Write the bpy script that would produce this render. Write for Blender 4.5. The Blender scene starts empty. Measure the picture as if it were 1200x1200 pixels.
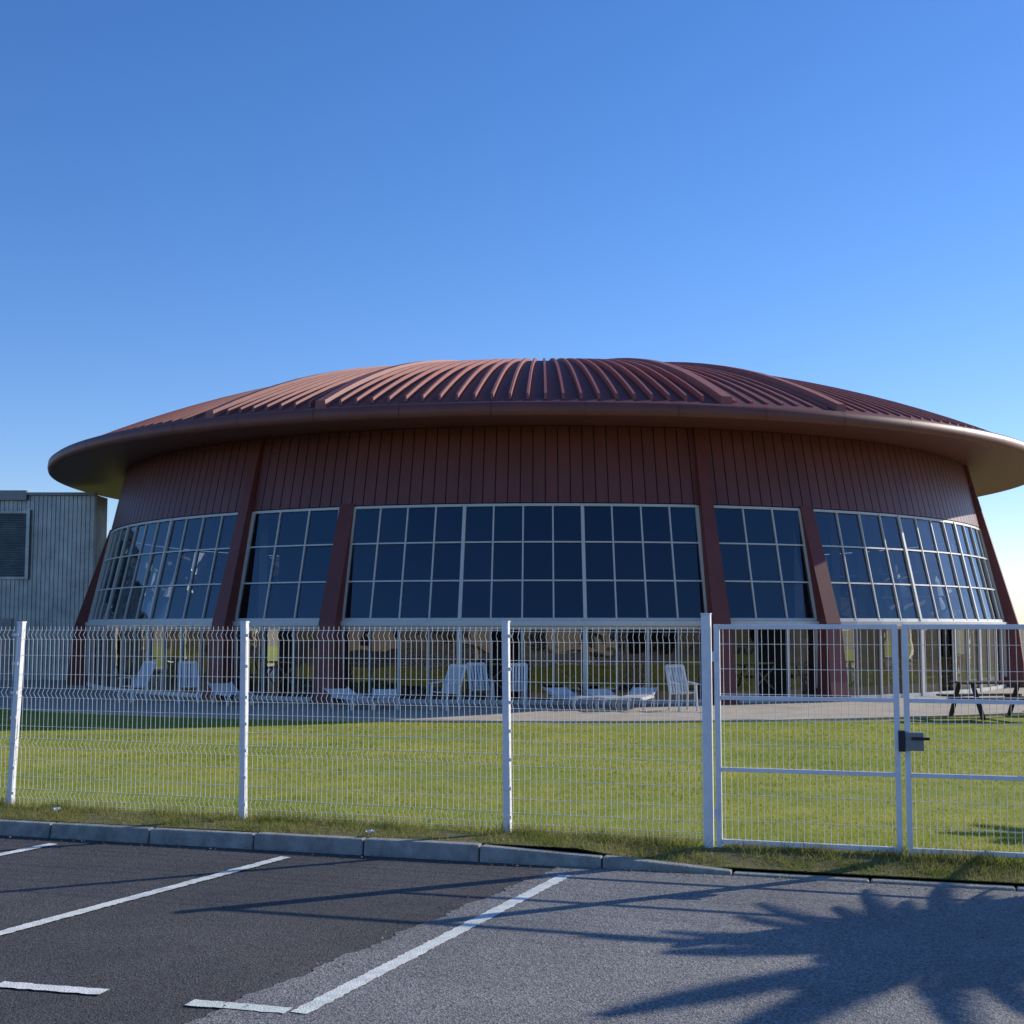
import bpy, math, random
import numpy as np
from mathutils import Vector
random.seed(4); rng=np.random.default_rng(4)
S=bpy.context.scene
rad=math.radians

# ---------------------------------------------------------------- materials
def mat(name, col, rough=0.6, metal=0.0, var=0.0, vscale=5.0, bump=0.0, bscale=40.0, spec=0.5, col2=None, coat=0.0, stretch=None, transl=0.0, macro=0.0):
    m=bpy.data.materials.new(name); m.use_nodes=True
    nt=m.node_tree; b=nt.nodes['Principled BSDF']
    b.inputs['Base Color'].default_value=(*col,1); b.inputs['Roughness'].default_value=rough
    b.inputs['Metallic'].default_value=metal; b.inputs['Specular IOR Level'].default_value=spec
    b.inputs['Coat Weight'].default_value=coat
    tc=nt.nodes.new('ShaderNodeTexCoord'); mp=nt.nodes.new('ShaderNodeMapping')
    nt.links.new(tc.outputs['Object'],mp.inputs['Vector'])
    if stretch: mp.inputs['Scale'].default_value=stretch
    src=None
    if var>0 or col2:
        n=nt.nodes.new('ShaderNodeTexNoise'); n.inputs['Scale'].default_value=vscale; n.inputs['Detail'].default_value=8
        n.inputs['Roughness'].default_value=0.65
        nt.links.new(mp.outputs[0],n.inputs['Vector'])
        r=nt.nodes.new('ShaderNodeValToRGB'); r.color_ramp.elements[0].position=0.32; r.color_ramp.elements[1].position=0.68
        c2=col2 if col2 else tuple(min(1,c*(1+var)) for c in col)
        c1=col if col2 else tuple(c*(1-var) for c in col)
        r.color_ramp.elements[0].color=(*c1,1); r.color_ramp.elements[1].color=(*c2,1)
        nt.links.new(n.outputs['Fac'],r.inputs['Fac']); src=r.outputs['Color']
        if macro>0:
            n3=nt.nodes.new('ShaderNodeTexNoise'); n3.inputs['Scale'].default_value=.35; n3.inputs['Detail'].default_value=6
            nt.links.new(mp.outputs[0],n3.inputs['Vector'])
            r3=nt.nodes.new('ShaderNodeValToRGB'); r3.color_ramp.elements[0].position=.35; r3.color_ramp.elements[1].position=.65
            r3.color_ramp.elements[0].color=(1-macro,1-macro*.6,1-macro,1); r3.color_ramp.elements[1].color=(1+macro*.4,1+macro*.2,1,1)
            nt.links.new(n3.outputs['Fac'],r3.inputs['Fac'])
            mx3=nt.nodes.new('ShaderNodeMix'); mx3.data_type='RGBA'; mx3.blend_type='MULTIPLY'; mx3.inputs[0].default_value=1
            nt.links.new(src,mx3.inputs[6]); nt.links.new(r3.outputs['Color'],mx3.inputs[7]); src=mx3.outputs[2]
        nt.links.new(src,b.inputs['Base Color'])
    if bump>0:
        n2=nt.nodes.new('ShaderNodeTexNoise'); n2.inputs['Scale'].default_value=bscale; n2.inputs['Detail'].default_value=5
        nt.links.new(mp.outputs[0],n2.inputs['Vector'])
        bp=nt.nodes.new('ShaderNodeBump'); bp.inputs['Strength'].default_value=bump; bp.inputs['Distance'].default_value=0.02
        nt.links.new(n2.outputs['Fac'],bp.inputs['Height']); nt.links.new(bp.outputs[0],b.inputs['Normal'])
    if transl>0:
        t=nt.nodes.new('ShaderNodeBsdfTranslucent'); mx=nt.nodes.new('ShaderNodeMixShader'); mx.inputs[0].default_value=transl
        if src: nt.links.new(src,t.inputs['Color'])
        out=[q for q in nt.nodes if q.type=='OUTPUT_MATERIAL'][0]
        nt.links.new(b.outputs[0],mx.inputs[1]); nt.links.new(t.outputs[0],mx.inputs[2]); nt.links.new(mx.outputs[0],out.inputs['Surface'])
    return m

def asphalt(name, dark, light, big):
    m=bpy.data.materials.new(name); m.use_nodes=True; nt=m.node_tree; b=nt.nodes['Principled BSDF']
    b.inputs['Roughness'].default_value=0.8; b.inputs['Specular IOR Level'].default_value=0.35
    tc=nt.nodes.new('ShaderNodeTexCoord')
    def noise(s,d=3):
        n=nt.nodes.new('ShaderNodeTexNoise'); n.inputs['Scale'].default_value=s; n.inputs['Detail'].default_value=d
        nt.links.new(tc.outputs['Object'],n.inputs['Vector']); return n
    v=nt.nodes.new('ShaderNodeTexVoronoi'); v.inputs['Scale'].default_value=95; nt.links.new(tc.outputs['Object'],v.inputs['Vector'])
    r=nt.nodes.new('ShaderNodeValToRGB'); nt.links.new(v.outputs['Color'],r.inputs['Fac'])
    r.color_ramp.elements[0].position=0.15; r.color_ramp.elements[1].position=0.85
    r.color_ramp.elements[0].color=(*dark,1); r.color_ramp.elements[1].color=(*light,1)
    n1=noise(0.7,9); n1.inputs['Roughness'].default_value=.7; r1=nt.nodes.new('ShaderNodeValToRGB'); nt.links.new(n1.outputs['Fac'],r1.inputs['Fac'])
    r1.color_ramp.elements[0].position=0.35; r1.color_ramp.elements[1].position=0.7
    r1.color_ramp.elements[0].color=(1-big,1-big,1-big,1); r1.color_ramp.elements[1].color=(1+big*.4,1+big*.4,1+big*.35,1)
    mx=nt.nodes.new('ShaderNodeMix'); mx.data_type='RGBA'; mx.blend_type='MULTIPLY'; mx.inputs[0].default_value=1
    nt.links.new(r.outputs['Color'],mx.inputs[6]); nt.links.new(r1.outputs['Color'],mx.inputs[7])
    nt.links.new(mx.outputs[2],b.inputs['Base Color'])
    n2=noise(120,3); bp=nt.nodes.new('ShaderNodeBump'); bp.inputs['Strength'].default_value=0.7; bp.inputs['Distance'].default_value=0.006
    ad=nt.nodes.new('ShaderNodeMath'); ad.operation='ADD'; nt.links.new(v.outputs['Distance'],ad.inputs[0]); nt.links.new(n2.outputs['Fac'],ad.inputs[1])
    nt.links.new(ad.outputs[0],bp.inputs['Height']); nt.links.new(bp.outputs[0],b.inputs['Normal'])
    return m

def glassmat(name, ior, tint, rough, gcol=(.95,.97,1)):
    m=bpy.data.materials.new(name); m.use_nodes=True; nt=m.node_tree
    for n in list(nt.nodes): nt.nodes.remove(n)
    o=nt.nodes.new('ShaderNodeOutputMaterial'); mx=nt.nodes.new('ShaderNodeMixShader')
    f=nt.nodes.new('ShaderNodeFresnel'); f.inputs['IOR'].default_value=ior
    t=nt.nodes.new('ShaderNodeBsdfTransparent'); t.inputs['Color'].default_value=(*tint,1)
    g=nt.nodes.new('ShaderNodeBsdfGlossy'); g.inputs['Roughness'].default_value=rough; g.inputs['Color'].default_value=(*gcol,1)
    tc=nt.nodes.new('ShaderNodeTexCoord'); n=nt.nodes.new('ShaderNodeTexNoise'); n.inputs['Scale'].default_value=0.8
    nt.links.new(tc.outputs['Object'],n.inputs['Vector'])
    bp=nt.nodes.new('ShaderNodeBump'); bp.inputs['Strength'].default_value=0.2; bp.inputs['Distance'].default_value=0.03
    nt.links.new(n.outputs['Fac'],bp.inputs['Height']); nt.links.new(bp.outputs[0],g.inputs['Normal'])
    nt.links.new(f.outputs[0],mx.inputs[0]); nt.links.new(t.outputs[0],mx.inputs[1]); nt.links.new(g.outputs[0],mx.inputs[2])
    nt.links.new(mx.outputs[0],o.inputs['Surface']); return m

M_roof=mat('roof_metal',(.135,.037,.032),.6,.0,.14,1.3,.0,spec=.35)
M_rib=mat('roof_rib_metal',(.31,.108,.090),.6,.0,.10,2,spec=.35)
M_beam=mat('roof_beam_metal',(.32,.122,.10),.6,.0,.10,2,spec=.3)
M_fascia=mat('fascia_metal',(.165,.056,.046),.5,0,.12,1.0,spec=.4)
M_wall=mat('cladding',(.155,.046,.040),.45,0,.16,1.2,.05,6,spec=.5,stretch=(1,1,.3))
M_groove=mat('cladding_groove',(.065,.020,.018),.7)
M_pillar=mat('pillar_paint',(.165,.043,.037),.5,0,.12,1.5,spec=.4)
M_frame=mat('window_frame',(.60,.59,.55),.45,.1,.06,3)
M_glass=glassmat('upper_glass',1.85,(.42,.46,.52),.01,(.82,.92,1))
M_glass2=glassmat('lower_glass',2.1,(.55,.55,.53),.01,(1,.98,.94))
M_white=mat('white_paint',(.80,.80,.80),.4,0,.08,6,.05,60)
M_wire=mat('wire_white',(.78,.78,.77),.4)
M_plastic=mat('white_plastic',(.66,.66,.65),.35,0,.03,5)
M_conc=mat('kerb_concrete',(.33,.32,.30),.9,0,.32,7,.6,70,macro=.25)
M_patio=mat('patio_concrete',(.44,.38,.29),.9,0,.18,1.5,.3,40)
M_dark=asphalt('asphalt_dark',(.042,.040,.038),(.130,.124,.115),.30)
M_light=asphalt('asphalt_light',(.105,.103,.102),(.36,.35,.33),.25)
M_line=mat('line_paint',(.80,.79,.76),.7,0,.22,9,.4,90,macro=.2)
M_lawn=mat('lawn_grass',(.22,.255,.03),.95,0,0,2.2,.5,60,.2,col2=(.37,.355,.06),macro=.22)
M_soil=mat('verge_soil',(.10,.115,.03),.95,0,0,9,.9,50,.2,col2=(.23,.19,.09))
M_ground=mat('ground_grass',(.16,.13,.06),.95,0,0,.08,.3,5,.2,col2=(.34,.27,.13))
M_metal=mat('corrugated_metal',(.33,.38,.39),.42,.6,.28,1.6,.05,8)
M_greymetal=mat('grey_trim',(.25,.26,.26),.5,.3,.1,3)
M_blackm=mat('dark_metal',(.03,.03,.035),.45,.4)
M_wood=mat('dark_wood',(.06,.035,.025),.7,0,.3,8,.3,30)
M_floor=mat('indoor_floor',(.30,.26,.20),.35,0,.1,1)
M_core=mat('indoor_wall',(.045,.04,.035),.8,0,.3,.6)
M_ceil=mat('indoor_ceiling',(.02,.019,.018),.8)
M_pine=mat('indoor_wood',(.70,.5,.24),.6,0,.15,4)
M_orange=mat('orange_fabric',(.75,.25,.06),.8,0,.1,4)
M_brightpanel=mat('indoor_bright_panel',(.80,.80,.78),.7,0,.04,3)  # white of the panels added indoors to brighten the east glazing
M_bark=mat('bark',(.10,.075,.05),.9,0,.3,9,.8,30)
M_leaf=mat('tree_leaves',(.04,.06,.02),.6,0,0,.4,0,col2=(.10,.11,.035),spec=.3,transl=.25)
M_palm=mat('palm_leaves',(.04,.07,.02),.6,0,0,2,0,col2=(.08,.11,.035),spec=.3)
M_blade=mat('grass_blades',(.25,.29,.03),.7,0,0,.9,0,col2=(.46,.455,.09),spec=.2,transl=.5,macro=.22)
M_dry=mat('dry_grass_blades',(.15,.21,.028),.7,0,0,2.5,0,col2=(.42,.36,.13),spec=.2,transl=.45)
M_deadleaf=mat('dead_leaf',(.12,.08,.03),.8,0,0,20,0,col2=(.30,.20,.08))
M_tile=mat('roof_tiles',(.50,.16,.07),.8,0,.2,3,.4,12)
M_render=mat('house_render',(.62,.52,.38),.9,0,.1,1,.2,20)

# ---------------------------------------------------------------- mesh builder
class MB:
    def __init__(s): s.v=[]; s.f=[]; s.m=[]
    def add(s,vs,fs,mi=0):
        o=len(s.v); s.v+=[tuple(v) for v in vs]; s.f+=[tuple(i+o for i in f) for f in fs]; s.m+=[mi]*len(fs)
    def hexa(s,b,t,mi=0):
        s.add(list(b)+list(t),[(3,2,1,0),(4,5,6,7),(0,1,5,4),(1,2,6,5),(2,3,7,6),(3,0,4,7)],mi)
    def box(s,c,d,rz=0,mi=0,rx=0):
        vs=[]
        for z in(-.5,.5):
            for x,y in((-.5,-.5),(.5,-.5),(.5,.5),(-.5,.5)):
                X,Y,Z=x*d[0],y*d[1],z*d[2]
                Y,Z=Y*math.cos(rx)-Z*math.sin(rx),Y*math.sin(rx)+Z*math.cos(rx)
                vs.append((c[0]+X*math.cos(rz)-Y*math.sin(rz),c[1]+X*math.sin(rz)+Y*math.cos(rz),c[2]+Z))
        s.hexa(vs[:4],vs[4:],mi)
    def beam(s,a,b,w,h,up=(0,0,1),mi=0):
        a=Vector(a);b=Vector(b);d=(b-a).normalized();u=Vector(up)
        sd=d.cross(u)
        if sd.length<1e-4: sd=d.cross(Vector((0,1,0)))
        sd.normalize(); u=sd.cross(d)
        q=[(-w/2,-h/2),(w/2,-h/2),(w/2,h/2),(-w/2,h/2)]
        s.hexa([a+sd*x+u*y for x,y in q],[b+sd*x+u*y for x,y in q],mi)
    def obj(s,name,mats,parent=None,smooth=False,bevel=0):
        me=bpy.data.meshes.new(name); me.from_pydata(s.v,[],s.f)
        if not isinstance(mats,(list,tuple)): mats=[mats]
        for m in mats: me.materials.append(m)
        me.polygons.foreach_set('material_index',s.m)
        if smooth: me.polygons.foreach_set('use_smooth',[True]*len(s.f))
        me.update(); o=bpy.data.objects.new(name,me); S.collection.objects.link(o)
        if parent: o.parent=parent
        if bevel:
            md=o.modifiers.new('b','BEVEL'); md.width=bevel; md.segments=2; md.limit_method='ANGLE'
        return o
def empty(name,loc=(0,0,0)):
    e=bpy.data.objects.new(name,None); e.location=loc; e.empty_display_size=.2; S.collection.objects.link(e); return e

# ---------------------------------------------------------------- world, sun, camera
AZ=rad(63); EL=rad(25)
w=bpy.data.worlds.new('World'); S.world=w; w.use_nodes=True
nt=w.node_tree; bg=nt.nodes['Background']; sky=nt.nodes.new('ShaderNodeTexSky'); sky.sky_type='NISHITA'
sky.sun_disc=False; sky.sun_elevation=EL; sky.sun_rotation=AZ; sky.air_density=1.0; sky.dust_density=0.12; sky.ozone_density=4.0; sky.altitude=50
hs=nt.nodes.new('ShaderNodeHueSaturation'); hs.inputs['Saturation'].default_value=1.20
mxw=nt.nodes.new('ShaderNodeMix'); mxw.data_type='RGBA'; mxw.blend_type='MULTIPLY'; mxw.inputs[0].default_value=1; mxw.inputs[7].default_value=(1.02,.94,1.12,1)
nt.links.new(sky.outputs[0],hs.inputs['Color']); nt.links.new(hs.outputs[0],mxw.inputs[6]); nt.links.new(mxw.outputs[2],bg.inputs[0]); bg.inputs[1].default_value=0.15
L=bpy.data.lights.new('sun','SUN'); L.energy=5.0; L.angle=rad(.5); L.color=(1,.92,.80)
lo=bpy.data.objects.new('sun',L); S.collection.objects.link(lo)
sv=Vector((math.sin(AZ)*math.cos(EL),math.cos(AZ)*math.cos(EL),math.sin(EL)))
lo.rotation_euler=sv.to_track_quat('Z','Y').to_euler(); lo.location=(30,20,30)
cam=bpy.data.cameras.new('camera'); co=bpy.data.objects.new('camera',cam); S.collection.objects.link(co)
cam.sensor_width=36; cam.lens=45.7; cam.clip_end=4000; cam.clip_start=.05
co.location=(0,0,1.75); co.rotation_euler=(rad(94.99),0,0); S.camera=co
S.view_settings.view_transform='Standard'; S.view_settings.look='None'; S.view_settings.exposure=0

# ---------------------------------------------------------------- terrain
KS=.305
def ky(x): return 10.52-KS*(x+.27)
def fy(x): return 11.16-.335*(x+.04)
def smooth(t): t=max(0,min(1,t)); return t*t*(3-2*t)
def lawnz(x,y):
    z=-.30*smooth((y-13)/16)
    d=y-ky(x)
    low=smooth((x-.5)/.6)
    z-=.085*low*(1-smooth((d-.15)/.7))
    return z
g=MB(); g.add([(-2000,-2000,-.6),(2000,-2000,-.6),(2000,2000,-.6),(-2000,2000,-.6)],[(0,1,2,3)])
g.obj('ground',M_ground)
def sheet(name,xs,ds,zoff,m,zf=lawnz):
    b=MB(); vs=[];n=len(ds)
    for x in xs:
        for d in ds:
            y=ky(x)+d; vs.append((x,y,zf(x,y)+zoff))
    fs=[(i*n+j,(i+1)*n+j,(i+1)*n+j+1,i*n+j+1) for i in range(len(xs)-1) for j in range(n-1)]
    b.add(vs,fs); return b.obj(name,m,smooth=True)
xs=[-90,-60,-40,-25,-15]+list(np.arange(-10,12,.5))+[15,25,34]
sheet('lawn',xs,[.13,.2,.3,.45,.6,.8,1,1.3,2,3,4,5,6,7,8,10,12,14,16,18,20,25,40,80,110],0,M_lawn)
vs_x=list(np.arange(-12,12.01,.25))
b=MB();vs=[]
for i,x in enumerate(vs_x):
    wd=(fy(x)-ky(x))-.05+.12*math.sin(x*3.1)+.08*math.sin(x*7.7)
    for t in (0,.25,.5,.75,1):
        y=ky(x)+.135+t*wd; vs.append((x,y,lawnz(x,y)+.006))
b.add(vs,[(i*5+j,(i+1)*5+j,(i+1)*5+j+1,i*5+j+1) for i in range(len(vs_x)-1) for j in range(4)])
b.obj('verge_soil',M_soil)
RZ=-.12
b=MB(); b.add([(-90,-22,RZ),(34,-22,RZ),(34,ky(34),RZ),(-90,ky(-90),RZ)],[(0,1,2,3)]); b.obj('car_park_asphalt',M_dark)
def seam(y): return -1.45+(y-6.51)*1.45/3.02+.02*math.sin(y*9)+.012*math.sin(y*23)+.01*math.sin(y*61)
ys=list(np.arange(-21,4,1.0))+list(np.arange(4,10.3,.03))+[10.33]
b=MB()
for i in range(len(ys)-1):
    y0,y1=ys[i],ys[i+1]
    def xr(y): return min(34,(10.52-y)/KS-.27)
    b.add([(seam(y0),y0,RZ+.004),(max(seam(y0)+.01,xr(y0)),y0,RZ+.004),(max(seam(y1)+.01,xr(y1)),y1,RZ+.004),(seam(y1),y1,RZ+.004)],[(0,1,2,3)])
b.obj('new_asphalt_road',M_light)
b=MB()
def line(a,c,w=.10):
    a=Vector((*a,0));c=Vector((*c,0));d=(c-a);Ln=d.length;d.normalize();nn=Vector((-d.y,d.x,0))
    k=max(2,int(Ln/.03)); z=RZ+.008; L1=[];R1=[]
    for i in range(k+1):
        p=a+d*(Ln*i/k); j=.007
        L1.append((p+nn*(w/2+random.uniform(-j,j)))); R1.append((p-nn*(w/2+random.uniform(-j,j))))
    vs=[(q.x,q.y,z) for q in L1+R1]
    b.add(vs,[(i+k+1,i+k+2,i+1,i) for i in range(k)])
line((-1.03,6.46),(.40,9.93)); line((-1.60,6.64),(-1.085,6.50))
line((-3.75,6.80),(-1.83,10.71)); line((-6.2,6.4),(-3.93,11.35)); line((-2.68,6.97),(-2.08,6.82)); line((-4.5,7.45),(-3.9,7.29))
line((-8.5,7.3),(-6.2,12.0))
b.obj('parking_lines',M_line)
b=MB()
th=math.atan(-KS); cs,sn=math.cos(th),math.sin(th)
def kh(x): return RZ+.125-.10*smooth((x-.45)/.55)
s=-16.0; o=(-.27,10.52)
while s<16:
    Ln=1.0; jit=random.uniform(-.007,.007)
    p=(o[0]+(s+.006)*cs,o[1]+(s+.006)*sn); q=(o[0]+(s+Ln-.006)*cs,o[1]+(s+Ln-.006)*sn)
    nx,ny=-sn,cs
    za,zc=kh(p[0])+jit,kh(q[0])+jit; W=.14
    b.hexa([(p[0]+jit*nx,p[1]+jit,RZ-.1),(q[0]+jit*nx,q[1]+jit,RZ-.1),(q[0]+nx*W,q[1]+ny*W,RZ-.1),(p[0]+nx*W,p[1]+ny*W,RZ-.1)],
           [(p[0]+nx*.03,p[1]+ny*.03,za),(q[0]+nx*.03,q[1]+ny*.03,zc),(q[0]+nx*W,q[1]+ny*W,zc),(p[0]+nx*W,p[1]+ny*W,za)])
    s+=Ln
b.obj('kerb',M_conc,bevel=.014)
b=MB()
for i in range(420):
    x=random.uniform(-5,4.2)
    if random.random()<.7: y=ky(x)-abs(random.gauss(0,.10))-.02
    elif random.random()<.6:
        y=random.uniform(6.2,9.8); x=seam(y)+random.gauss(0,.12)
    else: y=random.uniform(6.2,ky(x)-.1)
    r=random.uniform(.006,.018); a=random.uniform(0,6.28); z=RZ+.012
    b.add([(x+r*math.cos(a),y+r*math.sin(a),z),(x-r*.5*math.sin(a),y+r*.5*math.cos(a),z+random.uniform(0,.01)),(x-r*math.cos(a),y-r*math.sin(a),z),(x+r*.5*math.sin(a),y-r*.5*math.cos(a),z+random.uniform(0,.01))],[(0,1,2,3)])
b.obj('fallen_leaves',M_deadleaf)

# ---------------------------------------------------------------- grass blades (mass)
def blades(name,pts,hs,ws,m,lean=.5):
    n=len(pts); a=rng.uniform(0,2*np.pi,n); la=rng.uniform(0,2*np.pi,n); lm=rng.uniform(0,lean,n)*hs
    v=np.zeros((n,3,3)); 
    v[:,0]=pts; v[:,1]=pts; v[:,2]=pts
    v[:,0,0]-=np.cos(a)*ws/2; v[:,0,1]-=np.sin(a)*ws/2; v[:,1,0]+=np.cos(a)*ws/2; v[:,1,1]+=np.sin(a)*ws/2
    v[:,2,0]+=np.cos(la)*lm; v[:,2,1]+=np.sin(la)*lm; v[:,2,2]+=hs
    me=bpy.data.meshes.new(name); me.vertices.add(n*3); me.vertices.foreach_set('co',v.reshape(-1))
    me.loops.add(n*3); me.loops.foreach_set('vertex_index',np.arange(n*3,dtype=np.int32))
    me.polygons.add(n); me.polygons.foreach_set('loop_start',np.arange(0,n*3,3,dtype=np.int32)); me.polygons.foreach_set('loop_total',np.full(n,3,dtype=np.int32))
    me.update(calc_edges=True); me.validate(); me.materials.append(m)
    ob=bpy.data.objects.new(name,me); S.collection.objects.link(ob); return ob
def zz(x,y): return np.array([lawnz(a,c) for a,c in zip(x,y)])
N=120000
yy=8.5+ (28-8.5)*rng.random(N)**1.35; xx=rng.uniform(-.46,.46,N)*yy
kk=(yy>fy(xx)-.1)&((xx-1.2)**2+(yy-50)**2>22.6**2)
xx,yy=xx[kk],yy[kk]; sc=yy/12
pt=.6+.5*(np.sin(xx*1.1+np.sin(yy*.7))*np.sin(yy*.9+xx*.4)+1)
blades('lawn_blades',np.stack([xx,yy,zz(xx,yy)],1),rng.uniform(.012,.034,len(xx))*pt,.008*sc,M_blade,1.3)
N=42000
xx=rng.uniform(-6.5,5,N); t=rng.random(N)
cl=np.sin(xx*2.3)+np.sin(xx*5.9+1)+np.sin(xx*11.3+2+t*6)
kk=(rng.random(N)<.55+.22*cl); xx,t=xx[kk],t[kk]
yy=ky(xx)+.13+t*(fy(xx)-ky(xx)+.1)
hh=rng.uniform(.02,.07,len(xx))*(1+.9*(np.abs(yy-fy(xx))<.12)); hh=np.where(t<.12,hh*.8,hh)
blades('verge_grass_tufts',np.stack([xx,yy,zz(xx,yy)],1),hh,np.full(len(xx),.007),M_dry,1.4)

# ---------------------------------------------------------------- fence
def wires(name,paths,r,m,parent):
    cu=bpy.data.curves.new(name,'CURVE'); cu.dimensions='3D'; cu.bevel_depth=r; cu.bevel_resolution=0
    for p in paths:
        sp=cu.splines.new('POLY'); sp.points.add(len(p)-1)
        for i,q in enumerate(p): sp.points[i].co=(*q,1)
    cu.materials.append(m); ob=bpy.data.objects.new(name,cu); S.collection.objects.link(ob); ob.parent=parent; return ob
folds=[.14,.62,1.10,1.66]
def panel(name,p0,p1,parent,top=1.74):
    p0=Vector((*p0,0));p1=Vector((*p1,0)); d=(p1-p0); Ln=d.length; d.normalize(); nn=Vector((d.y,-d.x,0))
    z0=lawnz(p0.x,p0.y)*.5+lawnz(p1.x,p1.y)*.5
    prof=[(.03,0)]
    for f in folds: prof+=[(f-.045,0),(f,.035),(f+.045,0)]
    prof=[q for q in prof if q[0]<top]+[(top+.0,0)]
    paths=[]; k=int((Ln-.06)/.05); off=(Ln-k*.05)/2
    for i in range(k+1):
        a=p0+d*(off+i*.05)
        paths.append([tuple(a+nn*q[1]+Vector((0,0,z0+q[0]))) for q in prof])
    hz=[(.05,0)]
    for f in folds: hz+=[(f-.045,0),(f+.045,0)]
    hz+=[(.30,0),(.46,0),(.78,0),(.94,0),(1.28,0),(1.46,0)]
    for z,o_ in hz:
        a=p0+d*.03+nn*(o_-.005); c=p1-d*.03+nn*(o_-.005)
        paths.append([(a.x,a.y,z0+z),(c.x,c.y,z0+z)])
    wires(name,paths,.0024,M_wire,parent)
fence=empty('wire_fence')
fd=Vector((1,-.335,0)).normalized()
gp=Vector((1.58,fy(1.58),0))
posts=[Vector((-.04,11.16,0))]
for i in range(1,8): posts.append(posts[0]-fd*2.53*i)
posts=posts[::-1]
frot=math.atan2(fd.y,fd.x)
b=MB(); caps=MB()
for i,p in enumerate(posts):
    z0=lawnz(p.x,p.y); ln=random.uniform(-.012,.012) if i<len(posts)-1 else -.01
    tx=.03 if i==len(posts)-3 else ln
    b.beam((p.x-tx*.6,p.y,z0-.1),(p.x+tx*1.4,p.y,z0+1.775),.058,.058,up=(fd.y,-fd.x,0))
    caps.beam((p.x+tx*1.4,p.y,z0+1.775),(p.x+tx*1.4,p.y,z0+1.79),.064,.064,up=(fd.y,-fd.x,0))
    for zc in (.14,.38,.62,.86,1.1,1.38,1.66): b.box((p.x,p.y-.035,z0+zc),(.07,.012,.03),frot)
b.obj('posts',M_white,fence,bevel=.004); caps.obj('post_caps',M_white,fence)
pl=posts+[gp]
for i in range(len(pl)-1): panel('mesh_panel',(pl[i].x,pl[i].y),(pl[i+1].x,pl[i+1].y),fence)
gd=Vector((1.40,-.42,0)).normalized()
gend=gp+gd*3.25
rp=[gend+gd*2.53*i for i in range(4)]
b=MB()
for p in rp[1:]: b.beam((p.x,p.y,-.1),(p.x,p.y,1.78),.058,.058)
b.obj('posts_beyond_gate',M_white,fence,bevel=.004)
for i in range(3): panel('mesh_panel_beyond',(rp[i].x,rp[i].y),(rp[i+1].x,rp[i+1].y),fence)
gate=empty('double_leaf_gate')
b=MB()
up=(gd.y,-gd.x,0)
b.beam((gp.x,gp.y,-.15),(gp.x,gp.y,1.84),.075,.075,up=up); b.beam((gp.x,gp.y,1.84),(gp.x,gp.y,1.85),.085,.085,up=up)
b.beam((gend.x,gend.y,-.15),(gend.x,gend.y,1.84),.075,.075,up=up)
b.obj('gate_posts',M_white,gate,bevel=.005)
def leaf(nm,s0,s1):
    b=MB(); a=gp+gd*s0; c=gp+gd*s1; t=.045
    z0,z1=.03,1.76
    for q in (a,c): b.beam((q.x,q.y,z0-.06),(q.x,q.y,z1),t,t,up=up)
    for z in (z0+.0,.60,1.17,z1-.02):
        p=a+gd*t/2; r=c-gd*t/2
        b.beam((p.x,p.y,z),(r.x,r.y,z),.038 if z not in(.6,1.17) else .032,.038 if z not in(.6,1.17) else .032)
    b.obj(nm,M_white,gate,bevel=.003)
    paths=[]; k=int((s1-s0)/.05)
    for i in range(1,k):
        p=gp+gd*(s0+i*(s1-s0)/k); paths.append([(p.x,p.y+.008,z0),(p.x,p.y+.008,z1)])
    for z in np.arange(.2,1.7,.2):
        p=a;r=c; paths.append([(p.x,p.y+.012,z),(r.x,r.y+.012,z)])
    wires(nm+'_mesh',paths,.0022,M_wire,gate)
leaf('gate_leaf_one',.085,1.47); leaf('gate_leaf_two',1.545,3.17)
b=MB(); q=gp+gd*1.56
rz=math.atan2(gd.y,gd.x)
b.box((q.x+.03,q.y-.045,.86),(.13,.05,.14),rz); b.obj('lock_case',M_greymetal,gate,bevel=.006)
b=MB(); b.box((q.x+.06,q.y-.095,.885),(.13,.022,.022),rz); b.box((q.x+.0,q.y-.08,.885),(.02,.04,.02),rz)
b.box((q.x-.06,q.y+.0,.86),(.05,.06,.16),rz)
b.obj('lock_handle',M_blackm,gate,bevel=.004)
b=MB()
for z in (.25,1.5):
    for s_ in (.055,3.19):
        p=gp+gd*s_; b.beam((p.x,p.y-.03,z-.04),(p.x,p.y-.03,z+.04),.03,.03)
b.obj('hinges',M_white,gate)

# ---------------------------------------------------------------- dome building
CX,CY=1.2,50.0; BZ=-.25
def P(ph,r,z): a=rad(ph); return (CX+r*math.sin(a),CY-r*math.cos(a),z)
def Rw(z): return 16.6-.22*(z-1.8)
dome=empty('domed_sports_hall')
Ms=[-82.5,-32.9,14.3,64.8,117,170,222.5]; Ns=[-70.5,-20.8,25.6,77,129,182,234.5]
def ring(b,prof,n=288,mi=0):
    vs=[];k=len(prof)
    for i in range(n):
        for r,z in prof: vs.append(P(360*i/n,r,z))
    fs=[]
    for i in range(n):
        j=(i+1)%n
        for q in range(k-1): fs.append((i*k+q,j*k+q,j*k+q+1,i*k+q+1))
    b.add(vs,fs,mi)
RT=17.75; EZ=.10
def rz_(r): return 10.86-3.56*(r/RT)**2.45
rp_=[RT*t for t in (1,.98,.95,.92,.88,.84,.80,.75,.70,.64,.58,.52,.45,.38,.28,.18,.10,.03,.001)]
b=MB(); ring(b,[(r,rz_(r)) for r in rp_]); b.obj('roof_shell',M_roof,dome,smooth=True)
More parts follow.
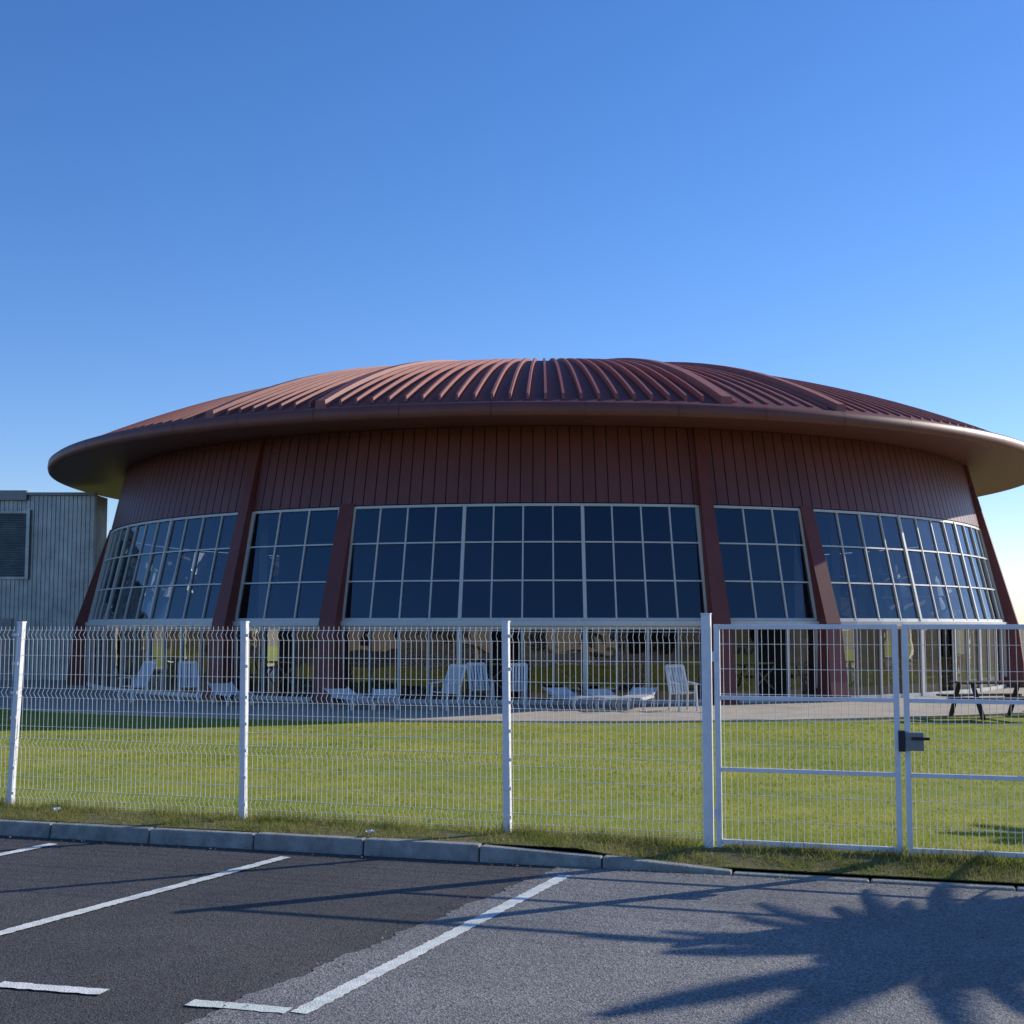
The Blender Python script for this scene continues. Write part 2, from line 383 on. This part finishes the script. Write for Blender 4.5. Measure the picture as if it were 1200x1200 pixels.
b=MB(); ring(b,[(r,z+EZ) for r,z in [(15.3,7.0),(16.5,6.97),(17.75,6.88),(17.95,6.86),(18.03,6.89),(18.06,7.0),(18.04,7.16),(17.95,7.23),(17.76,7.24),(17.70,7.15)]])
b.obj('eave_fascia',M_fascia,dome,smooth=True)
b=MB()
for i in range(0,48):
    ph=i*7.5+2
    pr=[(17.95,6.853),(18.042,6.89),(18.072,7.0),(18.052,7.165),(17.955,7.238)]
    for (r0,z0),(r1,z1) in zip(pr[:-1],pr[1:]):
        b.add([P(ph-.02,r0,z0+EZ),P(ph+.02,r0,z0+EZ),P(ph+.02,r1,z1+EZ),P(ph-.02,r1,z1+EZ)],[(0,1,2,3)])
b.obj('fascia_joints',M_groove,dome)
b=MB()
def radrib(b,ph,w,h,r0=17.35,r1=5.0,n=16,mi=0,taper=0.0):
    rr=[r0+(r1-r0)*i/n for i in range(n+1)]
    vs=[]
    for i,r in enumerate(rr):
        da=math.degrees(w/2/r); z=rz_(r); hh=h*(1-taper*min(1,max(0,(14-r)/5.0)))
        vs+=[P(ph-da,r,z-.03),P(ph+da,r,z-.03),P(ph+da*.8,r,z+hh),P(ph-da*.8,r,z+hh)]
    fs=[(0,1,2,3),(4*n+3,4*n+2,4*n+1,4*n)]
    for i in range(n):
        for j in range(4):
            k=(j+1)%4; fs.append((i*4+j,(i+1)*4+j,(i+1)*4+k,i*4+k))
    b.add(vs,fs,mi)
beams=Ms+Ns
def angd(a,c): return (a-c+180)%360-180
for i in range(240):
    ph=-180+i*1.5+.35
    near=min(abs(angd(ph,q)) for q in beams)
    if near<.95: continue
    tall=(-33<ph<14.3)
    radrib(b,ph,.075,.15 if tall else .055,r1=6.6,taper=.6 if tall else 0)
b.obj('roof_ribs',M_rib,dome)
b=MB()
for q in beams: radrib(b,q,.34,.20,r0=17.5,r1=3.0,taper=.35)
b.obj('roof_ridge_beams',M_beam,dome)
ZW=4.98; ZT=7.08
b=MB(); n=300; st=360/n
for i in range(n):
    a=i*st; g0=st*.09
    r0,r1=Rw(ZW),Rw(ZT); e=.035
    b.add([P(a,r0,ZW),P(a+g0,r0,ZW),P(a+g0,r1,ZT),P(a,r1,ZT)],[(0,1,2,3)],1)
    b.add([P(a+g0,r0+e,ZW),P(a+st,r0+e,ZW),P(a+st,r1+e,ZT),P(a+g0,r1+e,ZT)],[(0,1,2,3)],0)
    b.add([P(a+g0,r0,ZW),P(a+g0,r0+e,ZW),P(a+g0,r1+e,ZT),P(a+g0,r1,ZT)],[(0,1,2,3)],1)
    b.add([P(a,r0,ZW),P(a,r0+e,ZW),P(a,r1+e,ZT),P(a,r1,ZT)],[(0,1,2,3)],1)
    b.add([P(a,r0-.15,ZW),P(a+st,r0-.15,ZW),P(a+st,r0+e,ZW),P(a,r0+e,ZW)],[(0,1,2,3)],1)
b.obj('upper_cladding',[M_wall,M_groove],dome)
b=MB()
def pillar(ph,wb,wt,zt,eb,et):
    segs=[(BZ,eb+.26,wb+.16),(.25,eb+.16,wb+.09),(1.8,eb,wb),(zt*.5+.9,(eb+et)/2,(wb+wt)/2),(zt,et,wt)]
    for (z0,e0,w0),(z1,e1,w1) in zip(segs[:-1],segs[1:]):
        B=[];T=[]
        for z,e,w_,L_ in ((z0,e0,w0,B),(z1,e1,w1,T)):
            R=Rw(max(z,1.8))
            da=math.degrees(w_/2/R)
            L_+= [P(ph-da,R+e,z),P(ph+da,R+e,z),P(ph+da,R-.35,z),P(ph-da,R-.35,z)]
        b.hexa(B,T)
for m in Ms: pillar(m,.47,.24,7.08,.42,.14)
for m in Ns: pillar(m,.47,.42,5.02,.42,.08)
b.obj('pillars',M_pillar,dome)
fr=MB(); gl=MB(); gl2=MB()
def wmull(ph,z0,z1,w_,d=.10,vert=False,out=.03):
    R0=16.6 if vert else Rw(z0); R1=16.6 if vert else Rw(z1)
    da0=math.degrees(w_/2/R0); 
    fr.hexa([P(ph-da0,R0+out,z0),P(ph+da0,R0+out,z0),P(ph+da0,R0+out-d,z0),P(ph-da0,R0+out-d,z0)],
            [P(ph-da0,R1+out,z1),P(ph+da0,R1+out,z1),P(ph+da0,R1+out-d,z1),P(ph-da0,R1+out-d,z1)])
def hbar(a0,a1,z,h,out,vert=False,d=.09):
    n=max(1,int((a1-a0)/3.3+.5))
    for i in range(n):
        p=a0+(a1-a0)*i/n; q=a0+(a1-a0)*(i+1)/n
        Ra=16.6 if vert else Rw(z-h/2); Rb=16.6 if vert else Rw(z+h/2)
        fr.hexa([P(p,Ra+out,z-h/2),P(q,Ra+out,z-h/2),P(q,Ra+out-d,z-h/2),P(p,Ra+out-d,z-h/2)],
                [P(p,Rb+out,z+h/2),P(q,Rb+out,z+h/2),P(q,Rb+out-d,z+h/2),P(p,Rb+out-d,z+h/2)])
ZB=1.90; ZH=4.94
def bay(a0,a1,cols,group):
    pm=.78; a0+=pm; a1-=pm; st=(a1-a0)/cols
    for i in range(cols+1):
        thick=(i%group==0); wmull(a0+i*st,ZB,ZH,.09 if thick else .04,out=.045 if thick else .03)
    for z,h in ((ZB,.09),(ZB+(ZH-ZB)/3,.04),(ZB+(ZH-ZB)*2/3,.04),(ZH-.02,.07)): hbar(a0,a1,z,h,.025)
    for i in range(cols):
        p=a0+i*st;q=p+st
        for k in range(3):
            za=ZB+(ZH-ZB)*k/3; zb=ZB+(ZH-ZB)*(k+1)/3
            jt=random.uniform(-.010,.010); jz=random.uniform(-.010,.010)
            gl.add([P(p,Rw(za)-.02+jt,za),P(q,Rw(za)-.02-jt,za),P(q,Rw(zb)-.02-jt+jz,zb),P(p,Rw(zb)-.02+jt+jz,zb)],[(0,1,2,3)])
    hbar(a0-.2,a1+.2,1.80,.12,.10,True,.30)
    c2=12 if cols>3 else 3; s2=(a1-a0)/c2
    for i in range(c2+1):
        thick=(i%(4 if cols>3 else 3)==0); wmull(a0+i*s2,BZ,1.735,.13 if thick else (.06 if i%2==0 else .035),vert=True,out=.04 if thick else .03)
    hbar(a0,a1,1.69,.08,.02,True); hbar(a0,a1,BZ+.05,.12,.02,True)
    for i in range(c2):
        p=a0+i*s2;q=p+s2; jt=random.uniform(-.010,.010)
        if cols>3 and i in (5,) or (cols==3 and i==1): continue     # open sliding door
        gl2.add([P(p,16.6-.02+jt,BZ+.1),P(q,16.6-.02-jt,BZ+.1),P(q,16.6-.02-jt,1.66),P(p,16.6-.02+jt,1.66)],[(0,1,2,3)])
for i in range(7):
    nx=Ms[(i+1)%7]+(360 if i==6 else 0)
    bay(Ms[i],Ns[i],3,3); bay(Ns[i],nx,12,4)
fr.obj('window_frames',M_frame,dome); gl.obj('upper_glazing',M_glass,dome); gl2.obj('ground_floor_glazing',M_glass2,dome)
b=MB(); ring(b,[(16.5,BZ+.01),(.01,BZ+.01)],n=96); b.obj('indoor_floor',M_floor,dome)
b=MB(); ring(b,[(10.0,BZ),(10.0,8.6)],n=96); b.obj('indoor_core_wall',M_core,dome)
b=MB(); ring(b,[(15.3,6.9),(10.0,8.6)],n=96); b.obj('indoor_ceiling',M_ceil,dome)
b=MB()
for k in range(-30,31):
    ph=k*2.6; r=15.2
    if k%5==4: continue
    b.beam(P(ph,r,BZ),P(ph,r,.75),.06,.06); b.beam(P(ph,r,.72),P(ph+2.6,r,.72),.05,.05)
    b.beam(P(ph,r,.0),P(ph+2.6,r,.65),.04,.04); b.beam(P(ph+2.6,r-.05,.0),P(ph,r-.05,.65),.04,.04)
b.obj('indoor_railing',M_pine,dome)
b=MB()
for k in (-6,-5,4,5,6,7):
    ph=k*9.5; b.beam(P(ph,12.4,BZ),P(ph,12.4,7.4),.26,.26)
b.obj('indoor_columns',M_frame,dome)
# white panels added to brighten the east glazing from inside, lit by the sun through the opposite panes
b=MB()
for a0,a1,zl in ((44.3,47.0,3.7),(47.3,50.1,2.9),(50.4,53.1,3.2),(53.4,56.2,2.3),(56.5,59.3,2.0),(59.6,62.3,2.0)):
    b.add([P(a0,Rw(zl)-.35,zl),P(a1,Rw(zl)-.35,zl),P(a1,Rw(4.85)-.35,4.85),P(a0,Rw(4.85)-.35,4.85)],[(0,1,2,3)])
b.obj('added_bright_panels',M_brightpanel,dome)
b=MB()
for a0,a1,za,zb in ((-41,-39,.1,1.2),(-38.4,-37.6,.0,.9),(-27.5,-26.5,.2,1.1)):
    b.hexa([P(a0,14.9,za),P(a1,14.9,za),P(a1,14.6,za),P(a0,14.6,za)],[P(a0,14.9,zb),P(a1,14.9,zb),P(a1,14.6,zb),P(a0,14.6,zb)])
b.obj('indoor_orange_mats',M_orange,dome)
b=MB(); ring(b,[(16.7,BZ),(22.4,BZ),(22.4,BZ-.3)],n=128); b.obj('patio',M_patio)

# ---------------------------------------------------------------- corrugated building (left)
an=empty('corrugated_metal_building')
b=MB(); x=-49.0; y0=48.3; y9=49.6; zt=6.60; xs_=[]; XE=-15.5
while x<XE-.1:
    for dx,dy in ((0,0),(.06,0),(.08,-.025),(.14,-.025)): xs_.append((x+dx,y0+dy))
    x+=.16
xs_.append((XE,y0))
vs=[]
for px,py in xs_: vs+=[(px,py,-.4),(px,py,zt)]
b.add(vs,[(2*i,2*i+2,2*i+3,2*i+1) for i in range(len(xs_)-1)])
b.add([(-49,y0,zt-.05),(XE,y0,zt-.05),(XE,y9,zt-.05),(-49,y9,zt-.05)],[(0,1,2,3)])
b.add([(XE,y0,-.4),(XE,y9,-.4),(XE,y9,zt),(XE,y0,zt)],[(0,1,2,3)])
b.add([(-49,y0,-.4),(-49,y9,-.4),(-49,y9,zt),(-49,y0,zt)],[(3,2,1,0)])
b.add([(-49,y9,-.4),(XE,y9,-.4),(XE,y9,zt),(-49,y9,zt)],[(3,2,1,0)])
b.obj('corrugated_walls',M_metal,an)
b=MB(); b.box(((-49+XE)/2,y0-.06,zt+.04),(XE+49,.22,.10)); b.box((-22.0,y0-.14,zt-.02),(7.9,.16,.36))
b.obj('parapet_trim',M_greymetal,an)
b=MB(); cx=-19.6; 
for z in (5.95,3.50): b.box((cx,y0-.10,z),(3.3,.10,.09))
b.box((-17.98,y0-.10,4.75),(.12,.14,2.6))
q=3.58
while q<5.9:
    b.box((cx,y0-.10,q),(3.2,.10,.02),rx=.8); q+=.085
b.obj('louvre_window',M_metal,an)
b=MB(); b.box((cx,y0-.06,4.72),(3.2,.02,2.4)); b.box((-21,y0-.06,.9),(5,.02,2.2)); b.obj('louvre_backing',M_greymetal,an)

# ---------------------------------------------------------------- houses behind the viewpoint (seen mirrored in the glass)
def house(cx,cy,wd,dp,h):
    e=empty('tiled_roof_house'); b=MB(); b.box((cx,cy,h/2-.3),(wd,dp,h)); b.obj('walls',M_render,e)
    b=MB(); o_=.4; zb=h-.3; zr=zb+dp*.28
    A=[(cx-wd/2-o_,cy-dp/2-o_,zb+.01),(cx+wd/2+o_,cy-dp/2-o_,zb+.01),(cx+wd/2+o_,cy+dp/2+o_,zb+.01),(cx-wd/2-o_,cy+dp/2+o_,zb+.01),(cx-wd/2-o_,cy,zr),(cx+wd/2+o_,cy,zr)]
    b.add(A,[(0,1,5,4),(2,3,4,5),(0,4,3),(1,2,5),(3,2,1,0)]); b.obj('roof',M_tile,e)
    b=MB()
    for k in (-.3,0,.3): b.box((cx+k*wd,cy+dp/2+.02,1.2),(1.0,.06,1.3))
    b.obj('windows',M_blackm,e)
house(-22,-48,14,9,3.2); house(16,-52,16,9,3.4); house(-52,-30,12,9,3.2); house(1,-60,10,8,5.5)

# ---------------------------------------------------------------- garden furniture
def xf(loc,rz): 
    c,s_=math.cos(rz),math.sin(rz)
    return lambda p:(loc[0]+p[0]*c-p[1]*s_,loc[1]+p[0]*s_+p[1]*c,loc[2]+p[2])
def chair(loc,rz,rec=.22):
    e=empty('garden_chair'); T=xf(loc,rz); b=MB()
    for x in(-.24,.24):
        b.beam(T((x,-.24,0)),T((x*.96,-.20,.62)),.045,.045); b.beam(T((x,.26,0)),T((x*.96,.22,.44)),.045,.045)
        b.beam(T((x*1.04,-.26,.63)),T((x*1.04,.27,.66)),.06,.03)
    b.obj('legs_and_arms',M_plastic,e,bevel=.008)
    b=MB()
    for i in range(6): b.beam(T((-.23,-.2+i*.085,.43-.01*i)),T((.23,-.2+i*.085,.43-.01*i)),.07,.02)
    b.obj('seat',M_plastic,e)
    b=MB()
    for i in range(6):
        x=-.19+i*.076; b.beam(T((x,.22,.40)),T((x,.22+rec,1.02-.03*abs(i-2.5)/2.5)),.052,.018,up=(0,1,0))
    b.beam(T((-.23,.22+rec,1.03)),T((.23,.22+rec,1.03)),.03,.07); b.beam(T((-.24,.22,.42)),T((-.23,.22+rec,1.03)),.04,.04); b.beam(T((.24,.22,.42)),T((.23,.22+rec,1.03)),.04,.04)
    b.obj('backrest',M_plastic,e); return e
def lounger(loc,rz,up=.35):
    e=empty('sun_lounger'); T=xf(loc,rz); b=MB()
    for x in(-.30,.30):
        b.beam(T((x,-.95,.26)),T((x,.45,.26)),.04,.05)
        for y in(-.75,.55): b.beam(T((x,y,0)),T((x,y,.26)),.05,.05)
    b.obj('frame',M_plastic,e)
    b=MB()
    for i in range(13): b.beam(T((-.29,-.9+i*.1,.295)),T((.29,-.9+i*.1,.295)),.07,.02)
    b.obj('seat_slats',M_plastic,e)
    b=MB()
    for i in range(8):
        t=i*.09; b.beam(T((-.29,.42+t*.85,.305+t*up*1.8)),T((.29,.42+t*.85,.305+t*up*1.8)),.07,.02)
    for x in(-.3,.3): b.beam(T((x,.40,.29)),T((x,1.05,.305+.72*up*1.8)),.04,.04)
    b.obj('backrest',M_plastic,e); return e
zc=BZ
chair((4.05,31.0,zc),.35); chair((-1.60,31.2,zc),-.6,.3); chair((-.75,32.6,zc),.3,.35); chair((0.10,32.2,zc),-.1)
chair((-9.9,34.2,zc),-.6,.35); chair((-8.4,34.0,zc),.3,.35)
for x,y,r,u in ((1.45,31.9,.4,.12),(2.3,31.6,.2,.1),(3.05,31.9,-.3,.12),(-3.9,31.9,.5,.1),(-3.1,32.0,.1,.08),(-7.2,33.6,.5,.15)):
    lounger((x,y,zc),r,u)
def picnic(loc,rz):
    e=empty('picnic_table'); T=xf(loc,rz); b=MB()
    for i in range(5): b.beam(T((-.95,-.32+i*.16,.76)),T((.95,-.32+i*.16,.76)),.14,.04)
    b.obj('table_top',M_wood,e)
    b=MB()
    for y in(-.75,.75):
        for k in(-.08,.08): b.beam(T((-.95,y+k,.45)),T((.95,y+k,.45)),.14,.04)
    b.obj('benches',M_wood,e)
    b=MB()
    for x in(-.7,.7):
        b.beam(T((x,-.30,.73)),T((x,-.72,0)),.09,.05); b.beam(T((x,.30,.73)),T((x,.72,0)),.09,.05); b.beam(T((x,-.85,.40)),T((x,.85,.40)),.05,.09)
    b.obj('legs',M_wood,e)
picnic((10.6,28.7,zc),.15); picnic((13.6,30.2,zc),-.2)

for (x,y) in ((-4.25,12.3),(-1.18,10.98)):
    b=MB(); vs=[];n=7
    for i in range(n):
        for j in range(n): vs.append((x+(i-3)*.012+random.uniform(-.006,.006),y+(j-3)*.012+random.uniform(-.006,.006),lawnz(x,y)+.03+random.uniform(0,.035)))
    b.add(vs,[(i*n+j,(i+1)*n+j,(i+1)*n+j+1,i*n+j+1) for i in range(n-1) for j in range(n-1)]); b.obj('crumpled_paper',M_plastic)

# ---------------------------------------------------------------- palms (right of view, cast shadows)
def palm(loc,H,nf,fl):
    e=empty('palm_tree'); b=MB(); n=10; k=9; vs=[]
    for i in range(n+1):
        t=i/n; r=.16-.05*t+.02*(i%2)
        for j in range(k): a=2*math.pi*j/k; vs.append((loc[0]+r*math.cos(a)+.1*t*t,loc[1]+r*math.sin(a),loc[2]+H*t))
    b.add(vs,[(i*k+j,i*k+(j+1)%k,(i+1)*k+(j+1)%k,(i+1)*k+j) for i in range(n) for j in range(k)]); b.obj('trunk',M_bark,e)
    b=MB(); c=Vector((loc[0]+.1,loc[1],loc[2]+H))
    for f in range(nf):
        az=f*2.399+random.uniform(-.2,.2); el=random.uniform(-.45,1.1); L_=fl*random.uniform(.5,1.15)
        d=Vector((math.cos(az)*math.cos(el),math.sin(az)*math.cos(el),math.sin(el))); p=c.copy(); pts=[p.copy()]
        for s_ in range(14):
            p=p+d*L_/14; d=(d+Vector((0,0,-.06))).normalized(); pts.append(p.copy())
        for s_ in range(14):
            b.beam(pts[s_],pts[s_+1],.03*(1-s_/18),.02)
            if s_<2: continue
            dd=(pts[s_+1]-pts[s_]).normalized(); sd=dd.cross(Vector((0,0,1))).normalized()
            for sg in(-1,1):
                for q in(0,.5):
                    o_=pts[s_].lerp(pts[s_+1],q); ll=.36*math.sin(math.pi*(s_/14*.8+.15))
                    tip=o_+(sd*sg*.5+dd*.8+Vector((0,0,-.2))).normalized()*ll
                    w_=dd*.042; b.add([o_-w_,o_+w_,tip],[(0,1,2)])
    b.obj('fronds',M_palm,e)
palm((6.30,9.72,-.02),1.72,80,1.45)
palm((8.0,12.5,0),1.5,30,1.3)

def treemass(name,places):
    P_=[]
    for (x,y,h,r) in places:
        for c in range(9):
            a=rng.uniform(0,6.28); q=rng.uniform(0,.7)*r
            cx,cy,cz=x+q*math.cos(a),y+q*math.sin(a),-.5+h*rng.uniform(.25,.85); cr=r*rng.uniform(.3,.5)
            m=170; d=rng.normal(size=(m,3)); d/=np.linalg.norm(d,axis=1)[:,None]; pos=d*cr*rng.uniform(.6,1.05,(m,1))+[cx,cy,cz]
            P_.append(pos)
    pos=np.concatenate(P_); m=len(pos); u=rng.normal(size=(m,3)); u/=np.linalg.norm(u,axis=1)[:,None]; v=np.cross(u,rng.normal(size=(m,3))); v/=np.linalg.norm(v,axis=1)[:,None]
    s_=rng.uniform(.2,.5,(m,1)); q=np.stack([pos-u*s_,pos+v*s_*.7,pos+u*s_,pos-v*s_*.7],1).reshape(-1,3)
    me=bpy.data.meshes.new(name); me.from_pydata(q.tolist(),[],[(4*i,4*i+1,4*i+2,4*i+3) for i in range(m)]); me.materials.append(M_leaf)
    ob=bpy.data.objects.new(name,me); S.collection.objects.link(ob)
pl_=[]
for k in range(26):
    a=rad(110+k*5.6); R_=random.uniform(62,90); pl_.append((R_*math.sin(a),R_*math.cos(a)+10,random.uniform(2.5,5.5),random.uniform(2.5,4.5)))
treemass('distant_tree_line',pl_)
